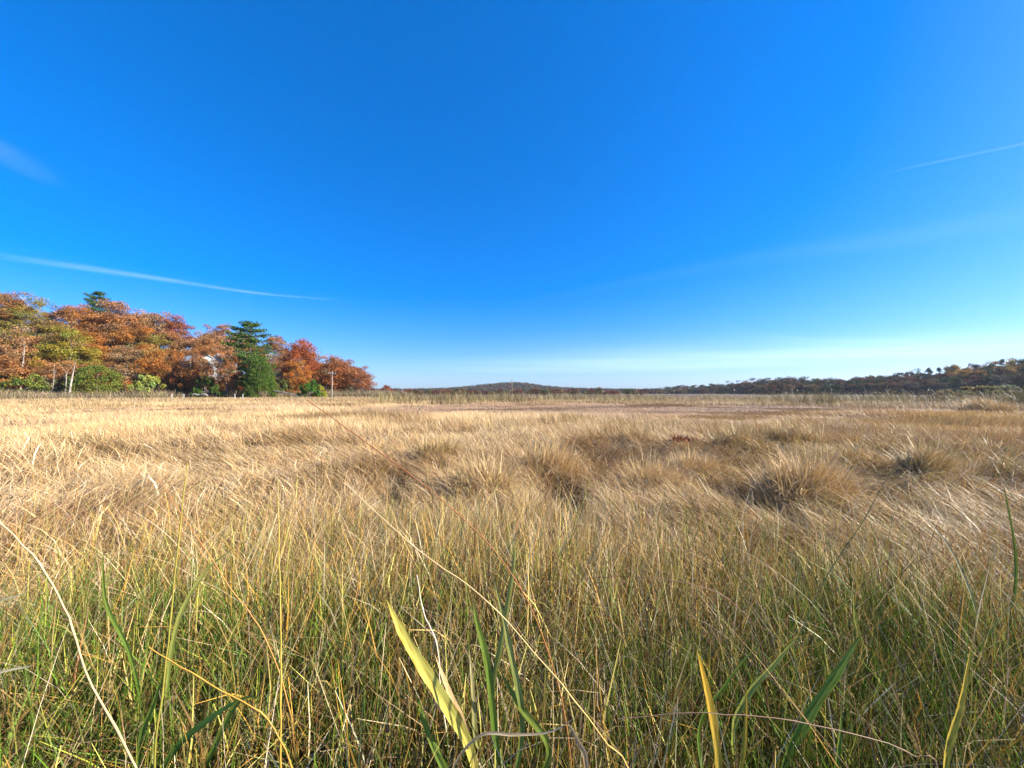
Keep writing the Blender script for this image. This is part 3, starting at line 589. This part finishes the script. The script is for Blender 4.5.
# ------------------------------------------------------------------ right wood
def rprof(px): return np.interp(px, [630, 645, 680, 720, 735, 760, 800, 850, 865, 890, 905, 930, 960, 1000, 1024, 1100], [390.5, 388, 385, 383, 379.5, 377, 375.5, 376.5, 373.5, 373.5, 371, 367, 363.5, 359.5, 357, 350])
def rdepth(px): return np.interp(px, [630, 735, 760, 1024, 1100], [560, 420, 310, 195, 170])
GR = 'dark autumn trees of the far wood on the right'
rc = [('dark russet', (.16, .07, .04)), ('brown', (.14, .09, .045)), ('dark olive', (.07, .085, .035)), ('deep red', (.14, .05, .035)), ('tan', (.24, .16, .08)), ('grey brown', (.12, .095, .08))]
cnt = {}
for r_, (dt, frac, stp) in enumerate([(34, 1.0, 9), (16, .8, 10), (0, .58, 10)]):
    px = 642 + 3 * r_
    while px < 1075:
        Y0 = rdepth(px) + dt * (1 + (px < 760) * .5) + random.uniform(-4, 4); nmc, c = random.choices(rc, [.22, .2, .26, .07, .08, .17])[0]
        if px > 945 and r_ <= 1 and px < 1015 and random.random() < .6: nmc, c = 'golden', (.46, .27, .06)
        yt = HOR - (HOR - rprof(px)) * frac * random.uniform(.95, 1.05); c = tuple(v * .85 for v in c)
        key = 'far%d' % random.randrange(6); kw = {}; nm = 'oak_tree'
        if r_ == 0 and px > 895 and random.random() < .28: key = 'farfir%d' % random.randrange(2); c = (.04, .075, .045); nmc = 'blackish green'; kw = dict(href=13, wref=6); yt += .8; nm = 'fir_tree'
        zone = 'low left end' if px < 745 else 'middle' if px < 895 else 'high right end'
        lab = '%s %s, %s, %s of the far wood' % (nmc, 'fir' if nm == 'fir_tree' else 'oak', ['skyline row', 'second row', 'front row'][r_], zone)
        cnt.setdefault(lab, []).append(put(key, nm, px, Y0, yt, random.uniform(12, 19) * (.75 if nm == 'fir_tree' else 1) * (.8 if px < 745 else 1), c, lab, 'tree', GR, **kw))
        px += stp * random.uniform(.75, 1.25)
make_unique(cnt)

# far forested hill and horizon woods as one mass
def far_mass():
    out = []; n = 9000
    x = rng.uniform(-460, 600, n); y = rng.uniform(740, 1100, n); z = H(x, y)
    m = 600; xa = rng.uniform(-1500, 1800, m); ya = rng.uniform(1250, 1500, m); x = np.r_[x, xa]; y = np.r_[y, ya]; z = np.r_[z, H(xa, ya)]
    cent = np.stack([x, y, z + rng.uniform(2, 8, len(x))], 1); k = len(cent)
    V, Q, C = leaves_at(cent, 3.0, rng.uniform(3.5, 6.5, k), 22, .75, .15)
    base = col(k, (.16, .075, .04), (.20, .12, .06), (.08, .09, .04), (.06, .075, .04), (.26, .14, .07), wts=[.22, .2, .24, .24, .1]); C = C * np.repeat(base * .62, 22 * 4, 0)
    return V, Q, C
tag(new_obj('far_woods', quad_mesh('far_woods', *far_mass(), smooth=False), M_mass), 'wooded low hill and tree line on the horizon', 'woods', kind='stuff')

# olive bushes at the right beyond the hay
GO = 'olive bushes at the right edge of the marsh'
for px, Y0, yt, wp, c, key, lab in [(992, 60, 381, 70, (.26, .22, .105), 'bush0', 'broad olive bush in front of the right wood'),
                                    (1036, 58, 384, 50, (.21, .19, .08), 'bush1', 'olive bush cut by the right edge of the photo'),
                                    (950, 62, 388, 36, (.28, .22, .12), 'bush2', 'small brown olive bush left of the broad olive bush')]:
    put(key, 'bush', px, Y0, yt, wp, c, lab, 'bush', GO, href=3, wref=5.5)

# ------------------------------------------------------------------ tall single stems in the foreground
def ribbon_leaf(pts, width, c0, c1, name, parent, fold=.25, n=22, base_w=.25, mid=.45):
    """broad folded leaf: five vertices across, thin but closed along the midrib"""
    P = spline(pts, n); T = np.gradient(P, axis=0); T /= np.linalg.norm(T, axis=1)[:, None]
    view = np.array([.25, -1, .35]); U = np.cross(T, view); U /= np.linalg.norm(U, axis=1)[:, None]; N = np.cross(U, T)
    t = np.linspace(0, 1, n); prof_ = np.where(t < mid, base_w + (1 - base_w) * np.sin(t / mid * np.pi / 2), np.cos((t - mid) / (1 - mid) * np.pi / 2) ** .8 + .03) * width / 2
    prof_ = prof_ * (1 + rng.normal(0, .06, n)); tw = np.linspace(0, rng.normal(0, .5), n)
    V = []; C = []
    c0 = np.array(c0); c1 = np.array(c1)
    for s in (-1, -.75, -.5, -.25, 0, .25, .5, .75, 1):
        a = U * np.cos(tw)[:, None] + N * np.sin(tw)[:, None]; b = N * np.cos(tw)[:, None] - U * np.sin(tw)[:, None]
        V.append(P + a * (s * prof_)[:, None] + b * (abs(s) * prof_ * fold)[:, None] + b * (rng.normal(0, .03, n) * prof_)[:, None])
        cc = c0[None] * (1 - t[:, None]) + c1[None] * t[:, None]; st = 1 + rng.normal(0, .05, (n, 1)) + rng.normal(0, .10) + (-.22 if s == 0 else 0)
        cc = cc * st; 
        sp = (np.sin(t * 37 + s * 5) * np.sin(t * 91 + s * 11) > .62)[:, None]; cc = cc * np.where(sp, np.array([[.72, .55, .4]]), 1); cc = cc * (1 - .25 * (t[:, None] > .93))
        if abs(s) == 1: cc = cc * np.where(rng.random((n, 1)) < .25, np.array([[.8, .6, .45]]), 1)
        C.append(cc)
    V = np.stack(V, 1).reshape(-1, 3); C = np.stack(C, 1).reshape(-1, 3)
    i = np.arange(n - 1)[:, None] * 9; j = np.arange(8)[None]; Q = np.stack([i + j, i + j + 1, i + j + 10, i + j + 9], 2).reshape(-1, 4)
    return new_obj(name, quad_mesh(name, V, Q, np.clip(C, 0, 1)), M_broad, parent)
M_broad = leafy('broad_leaves', .35, .6, .15)
def to_ground(pts, Yd):
    p = [at(*q) if len(q) == 3 else at(q[0], q[1], Yd) for q in pts]; return p
def stem(pts, Yd, r0, r1, ca, cb, label, name='grass_stalk', cat='grass stalk', group='long stems standing over the foreground grass'):
    """pts listed from tip to foot; foot is carried down to the ground"""
    P = to_ground(pts, Yd); d = P[-1] - P[-2]; f = P[-1]
    g_ = np.array([f[0] + d[0] * .3, f[1] + .03, float(H(f[0], f[1]))]); P.append(g_); P = np.array(P[::-1]); b = P[0].copy(); n = 30
    SP = spline(P - b, n); SP[1:-1] += rng.normal(0, .0007, (n - 2, 3)); RR = np.linspace(r0, r1, n) * .78; RR[::6] *= 1.35
    V, Q, C = tube(SP, RR, 5); t = np.repeat(np.linspace(0, 1, n), 5)[:, None]
    C = np.array(ca)[None] * (1 - t) + np.array(cb)[None] * t; C = C * (1 + rng.normal(0, .06, C.shape))
    o = new_obj(name, quad_mesh(name, V, Q, np.clip(C, 0, 1)), M_grass); o.location = b; tag(o, label, cat, group); return o
stem([(307, 400), (372, 446), (440, 497), (500, 556), (545, 640), (570, 760)], .85, .0022, .0011, (.42, .2, .05), (.26, .07, .03), 'long reddish brown diagonal stem rising highest over the grass')
stem([(345, 482), (415, 545), (480, 592), (540, 655), (600, 730), (630, 790)], .75, .0024, .0009, (.58, .33, .05), (.6, .48, .26), 'long stem slanting down right, straw at the tip and orange below')
stem([(-4, 512), (45, 562), (74, 610), (97, 672), (150, 768), (175, 830)], .62, .0024, .0013, (.55, .36, .14), (.62, .46, .25), 'thick pale straw stem arching down from the left edge')
stem([(160, 478), (190, 521), (232, 582), (272, 640), (300, 740)], .9, .0022, .001, (.5, .27, .06), (.42, .17, .06), 'orange brown stem slanting between the two upright stalks')
stem([(155, 643), (215, 678), (270, 710), (300, 768), (312, 840)], .7, .0026, .0012, (.42, .2, .04), (.5, .3, .05), 'rusty orange stem bending low at the bottom left')
stem([(189, 462), (180, 560), (172, 660), (163, 768)], .85, .0036, .0012, (.20, .20, .03), (.40, .32, .06), 'upright olive stalk, left one of the two thick stalks')
stem([(279, 478), (282, 560), (285, 660), (287, 768)], .8, .0034, .0011, (.45, .27, .04), (.48, .38, .08), 'upright golden stalk, right one of the two thick stalks')
stem([(418, 573), (425, 610), (438, 640), (444, 700), (455, 780)], 1.0, .0034, .0016, (.6, .5, .34), (.72, .62, .46), 'whitish dry stalk rising beside the broad yellow leaf')
stem([(578, 577), (620, 574), (680, 580), (730, 600), (760, 660)], 1.1, .0022, .0011, (.26, .14, .06), (.16, .08, .05), 'dark brown stem arching flat across the centre right')
stem([(616, 712), (700, 706), (800, 716), (900, 745), (930, 790)], .7, .0017, .0009, (.3, .2, .1), (.22, .12, .08), 'thin dark stem lying almost flat across the bottom right')
stem([(905, 470), (945, 520), (985, 575), (1030, 640), (1050, 760)], 1.0, .0018, .0009, (.5, .4, .2), (.64, .52, .32), 'pale thin stem slanting down to the right edge')
stem([(968, 432), (990, 462), (1012, 500), (1040, 560), (1060, 700)], 1.1, .0017, .0008, (.45, .38, .15), (.6, .5, .3), 'short pale stem tip nearest the right edge')
stem([(900, 452), (860, 520), (820, 580), (790, 650), (775, 760)], 1.3, .0026, .0011, (.18, .18, .04), (.24, .22, .08), 'dull olive stem leaning right over the largest tussock side')
stem([(591, 472), (583, 500), (573, 527), (560, 600), (556, 700)], 1.5, .0040, .0015, (.36, .28, .05), (.55, .40, .07), 'golden blade standing in front of the dark round hollow')
stem([(94, 444), (78, 500), (66, 560), (60, 640), (58, 760)], 1.2, .0020, .001, (.3, .2, .07), (.45, .26, .12), 'brownish stem standing by the left edge above the meadow')
stem([(230, 400), (214, 440), (202, 480), (196, 560), (194, 700)], 1.4, .0017, .0007, (.4, .3, .12), (.6, .48, .26), 'faint straw stem reaching up to the edge of the left wood')
for px, y0, y1, Yd, l in [(512, 378, 428, 15, 'thin straw reed standing alone near the centre'), (562, 388, 418, 19, 'short thin reed right of the central lone reed'),
                          (420, 404, 436, 12, 'pale bending reed left of the central lone reed'), (634, 388, 410, 25, 'thin reed standing in front of the reed band, right of centre')]:
    b = gnd(px, Yd, -.02); t_ = at(px, y0, Yd); rt = bpy.data.objects.new('reed', None); COL.objects.link(rt); rt.location = b; tag(rt, l, 'reed', 'lone reeds in the meadow')
    d = t_ - b; V, Q, C = tube(spline([d * 0, d * .5 + [.02, 0, 0], d], 8), np.linspace(.010, .005, 8), 5); new_obj('stalk', quad_mesh('stalk', V, Q, C * np.array([.42, .32, .16])), M_grass, rt)
    V, Q, C = blades(np.tile(d - [0, 0, .2], (26, 1)) + rng.normal(0, .008, (26, 3)), rng.uniform(.08, .2, 26), np.full(26, .008), rng.uniform(0, 6.28, 26), np.full(26, .1), rng.uniform(.2, .8, 26), rng.uniform(-1, 1, 26), col(26, (.42, .32, .2)), col(26, (.5, .4, .26)), 3)
    new_obj('plume', quad_mesh('plume', V, Q, C), M_grass, rt)

def reed_plant(label, foot, leaves_, stalk=True, stalk_pts=None, name='reed_plant'):
    """leaves_: (points foot->tip as px, py, depth), width m, colour at base, colour at tip"""
    K_ = 1.45; px, Yd = foot; Yd *= K_; b = gnd(px, Yd); leaves_ = [([(q[0], q[1], q[2] * K_) for q in a_], b_ * K_ * .85, c_, d_) for a_, b_, c_, d_ in leaves_]
    stalk_pts = stalk_pts and [(q[0], q[1], q[2] * K_) for q in stalk_pts]; rt = bpy.data.objects.new(name, None); COL.objects.link(rt); rt.location = b; tag(rt, label, 'plant', 'broad leaved reed plants in the foreground')
    if stalk_pts:
        P = [np.zeros(3)] + [at(*q) - b for q in stalk_pts]; V, Q, C = tube(spline(P, 16), np.linspace(.0045, .0025, 16), 6)
        new_obj('stalk', quad_mesh('stalk', V, Q, C * np.array([.22, .24, .05])), M_grass, rt)
    for pts, wd, ca, cb in leaves_:
        ribbon_leaf([at(*q) - b for q in pts], wd, ca, cb, 'leaf', rt)
YL = (.66, .57, .11); YL2 = (.70, .56, .14); GN = (.09, .18, .022); GN2 = (.22, .28, .045); OR_ = (.62, .36, .04); TN = (.55, .37, .16); DRY = (.56, .43, .25)
reed_plant('reed with one broad bright yellow leaf pointing up left', (486, .62), [
    ([(484, 800, .62), (470, 738, .61), (440, 686, .59), (408, 636, .57), (388, 596, .56)], .0215, (.60, .56, .12), YL),
    ([(484, 790, .62), (467, 725, .62), (452, 690, .62), (436, 650, .62)], .012, TN, (.6, .42, .2)),
    ([(486, 820, .62), (452, 770, .6), (428, 720, .6), (420, 690, .6)], .011, GN, GN2)], stalk_pts=[(488, 900, .62), (478, 760, .62), (470, 735, .62)])
reed_plant('reed with upright green leaves and long dry tips at bottom centre', (505, .60), [
    ([(505, 800, .6), (497, 740, .6), (488, 660, .6), (478, 620, .6), (474, 600, .6)], .013, GN, GN2),
    ([(505, 790, .62), (492, 700, .62), (503, 630, .62), (514, 560, .62), (512, 535, .62)], .010, GN2, (.5, .45, .12)),
    ([(507, 800, .58), (522, 720, .58), (509, 640, .58), (494, 575, .58)], .011, GN, (.42, .40, .12)),
    ([(512, 810, .58), (548, 745, .58), (520, 700, .58), (500, 665, .58)], .012, (.14, .2, .03), GN2),
    ([(500, 800, .66), (478, 735, .66), (474, 690, .66), (470, 645, .66)], .010, GN2, (.5, .42, .2))], stalk_pts=[(506, 900, .6), (504, 790, .6), (500, 740, .6)])
reed_plant('reed with two folded green leaves crossing at bottom right', (760, .66), [
    ([(770, 830, .66), (775, 765, .66), (800, 712, .66), (830, 668, .66), (856, 630, .66)], .020, (.14, .24, .03), (.28, .36, .06)),
    ([(740, 830, .7), (728, 730, .7), (742, 690, .7), (770, 658, .7), (797, 628, .7)], .018, GN2, (.46, .44, .10)),
    ([(812, 840, .64), (826, 770, .64), (832, 730, .64), (835, 700, .64)], .011, GN, GN2)], stalk_pts=[(765, 920, .66), (768, 830, .66)])
reed_plant('reed with a narrow orange leaf and thin green side leaf', (716, .6), [
    ([(716, 820, .6), (712, 740, .6), (704, 690, .6), (694, 645, .6)], .018, (.3, .25, .04), OR_),
    ([(716, 830, .62), (694, 730, .62), (720, 680, .62), (757, 636, .62)], .009, GN, GN2),
    ([(718, 820, .6), (735, 760, .6), (740, 720, .6), (742, 680, .6)], .008, GN2, OR_)])
reed_plant('reed with a glowing yellow orange leaf near the right edge', (940, .58), [
    ([(935, 830, .58), (935, 750, .58), (950, 700, .58), (964, 640, .58)], .019, (.5, .4, .06), (.76, .52, .07)),
    ([(942, 830, .6), (955, 740, .6), (975, 700, .6), (990, 672, .6)], .006, (.4, .3, .1), (.5, .38, .18))])
reed_plant('low reed with green leaves sweeping right at bottom left', (150, .66), [
    ([(150, 810, .66), (180, 745, .66), (215, 712, .66), (250, 690, .66)], .013, GN, (.18, .33, .07)),
    ([(150, 810, .66), (148, 740, .66), (160, 700, .66), (170, 670, .66)], .010, GN, GN2),
    ([(150, 820, .66), (205, 768, .66), (240, 700, .66), (262, 690, .66)], .011, GN, GN2)])
reed_plant('reed with yellowing leaf leaning right beside the left upright stalk', (170, .8), [
    ([(170, 790, .8), (178, 640, .8), (205, 575, .8), (238, 545, .8)], .010, GN2, (.6, .54, .14)),
    ([(168, 790, .8), (140, 660, .8), (112, 600, .8), (107, 545, .8)], .009, GN, GN2)])
reed_plant('reed with whitish dry leaf curling low at bottom centre', (470, .55), [
    ([(440, 840, .55), (452, 765, .55), (480, 728, .55), (515, 727, .55), (550, 724, .55), (578, 708, .55)], .0045, (.5, .38, .2), (.6, .48, .3)),
    ([(580, 850, .55), (585, 760, .55), (576, 732, .55), (566, 714, .55)], .009, TN, DRY)])
reed_plant('reed at the left edge with flat pale straw leaves', (10, .7), [
    ([(-20, 840, .7), (-30, 700, .7), (-5, 672, .7), (44, 660, .7)], .010, TN, (.72, .62, .36)),
    ([(-25, 840, .72), (-40, 640, .72), (-5, 604, .72), (34, 590, .72)], .010, YL2, (.7, .62, .3)),
    ([(12, 840, .7), (4, 740, .7), (2, 690, .7), (3, 640, .7)], .012, OR_, GN2)])
reed_plant('tall green leaves rising from the grass at the right edge', (985, 1.1), [
    ([(985, 800, 1.1), (975, 640, 1.1), (952, 560, 1.1), (915, 505, 1.1)], .010, GN, (.6, .5, .3)),
    ([(985, 800, 1.1), (1000, 640, 1.1), (1010, 560, 1.1), (1000, 480, 1.1)], .011, GN, GN2),
    ([(985, 800, 1.1), (1015, 660, 1.1), (1035, 590, 1.1), (1040, 520, 1.1)], .011, GN, (.16, .26, .05))])

# ------------------------------------------------------------------ contrails and thin cirrus, high above
def cloud_mat(name, amax, s1, thr, edge=True):
    m, n, l = nmat(name); n.remove(n['Principled BSDF']); a = n.new('ShaderNodeAttribute'); a.attribute_name = 'col'
    tc = n.new('ShaderNodeTexCoord'); mp = n.new('ShaderNodeMapping'); mp.inputs['Scale'].default_value = s1; l.new(tc.outputs['Object'], mp.inputs[0])
    nz = n.new('ShaderNodeTexNoise'); nz.inputs['Scale'].default_value = 1; nz.inputs['Detail'].default_value = 6; nz.inputs['Roughness'].default_value = .6; l.new(mp.outputs[0], nz.inputs['Vector'])
    mr = n.new('ShaderNodeMapRange'); mr.inputs[1].default_value = thr; mr.inputs[2].default_value = thr + .35; mr.inputs[3].default_value = .15; mr.inputs[4].default_value = 1; l.new(nz.outputs[0], mr.inputs[0])
    mu = n.new('ShaderNodeMath'); mu.operation = 'MULTIPLY'; l.new(mr.outputs[0], mu.inputs[0]); l.new(a.outputs['Fac'], mu.inputs[1])
    m2 = n.new('ShaderNodeMath'); m2.operation = 'MULTIPLY'; m2.inputs[1].default_value = amax; l.new(mu.outputs[0], m2.inputs[0])
    d = n.new('ShaderNodeBsdfDiffuse'); d.inputs[0].default_value = (.95, .95, .95, 1); t = n.new('ShaderNodeBsdfTranslucent'); t.inputs[0].default_value = (.95, .95, .95, 1)
    ad = n.new('ShaderNodeAddShader'); l.new(d.outputs[0], ad.inputs[0]); l.new(t.outputs[0], ad.inputs[1]); tr = n.new('ShaderNodeBsdfTransparent')
    ms = n.new('ShaderNodeMixShader'); l.new(m2.outputs[0], ms.inputs[0]); l.new(tr.outputs[0], ms.inputs[1]); l.new(ad.outputs[0], ms.inputs[2]); l.new(ms.outputs[0], n['Material Output'].inputs[0]); return m
def streak(name, pts, hw, alt, mat, label, kind=None, nl=60, nw=9, cat='cloud', group=None):
    """long soft-edged band of ice cloud lying level at altitude alt, through sky directions pts"""
    P = []
    for px, py in pts:
        Yd = (alt - CAM_H) / ((HOR - py) / F); P.append([(px - 512) / F * Yd, Yd, alt])
    P = spline(P, nl); T = np.gradient(P, axis=0); T /= np.linalg.norm(T, axis=1)[:, None]; U = np.cross(T, [0, 0, 1.])
    u = np.linspace(-1, 1, nw); t = np.linspace(0, 1, nl); hwv = np.interp(t, np.linspace(0, 1, len(hw)), hw)
    b = P[nl // 2].copy(); V = P[:, None] - b + U[:, None] * (u[None] * hwv[:, None])[:, :, None]
    A = (np.cos(u * np.pi / 2) ** 2.2)[None] * (np.clip(np.minimum(t / .3, (1 - t) / .25), 0, 1) ** 1.0)[:, None]
    C = np.repeat(A.reshape(-1, 1), 3, 1); i = np.arange(nl - 1)[:, None] * nw; j = np.arange(nw - 1)[None]; Q = np.stack([i + j, i + j + 1, i + nw + j + 1, i + nw + j], 2).reshape(-1, 4)
    o = new_obj(name, quad_mesh(name, V.reshape(-1, 3), Q, C), mat); o.location = b; tag(o, label, cat, group, kind); return o
MC1 = cloud_mat('contrail_ice', .085, (.00025, .00025, 0), .25); MC2 = cloud_mat('cirrus_ice', .018, (.00003, .00009, 0), .3)
streak('contrail', [(-30, 252), (60, 264), (170, 280), (260, 293), (345, 300)], [1700, 1500, 900, 520], 9000, MC1, 'white contrail slanting down towards the left wood')
streak('contrail', [(880, 172), (950, 157), (1040, 138), (1100, 125)], [130, 170, 190], 9000, cloud_mat('thin_contrail_ice', .04, (.00025, .00025, 0), .25), 'short faint contrail high at the right')
streak('wispy_cloud', [(-80, 110), (-20, 140), (20, 165), (50, 185)], [900, 1300, 700], 9000, cloud_mat('wisp_ice', .028, (.00025, .00025, 0), .25), 'small wispy cloud at the left edge of the sky')
streak('cirrus_veil', [(430, 372), (640, 364), (860, 352), (1200, 322)], [46000, 60000, 52000, 30000], 7500, cloud_mat('veil_ice', .13, (.00002, .00006, 0), .2), 'thin white veil of cloud low over the right wood', 'stuff')
streak('cirrus_band', [(520, 305), (700, 268), (900, 238), (1200, 180)], [1800, 2600, 3400, 3400], 9000, MC2, 'faint cirrus band rising to the right', 'stuff')

# ------------------------------------------------------------------ the air
if HAZE:
    me = quad_mesh('haze', *box(-1900, -300, -3, 2100, 1700, 75)[:2], smooth=False); m = bpy.data.materials.new('haze_air'); m.use_nodes = True; m.node_tree.nodes.remove(m.node_tree.nodes['Principled BSDF'])
    pv = m.node_tree.nodes.new('ShaderNodeVolumePrincipled'); pv.inputs['Color'].default_value = (.80, .90, 1, 1); pv.inputs['Density'].default_value = HAZE; pv.inputs['Anisotropy'].default_value = .2
    m.node_tree.links.new(pv.outputs[0], m.node_tree.nodes['Material Output'].inputs['Volume']); tag(new_obj('haze', me, m), 'thin blue autumn haze over the marsh', kind='stuff')
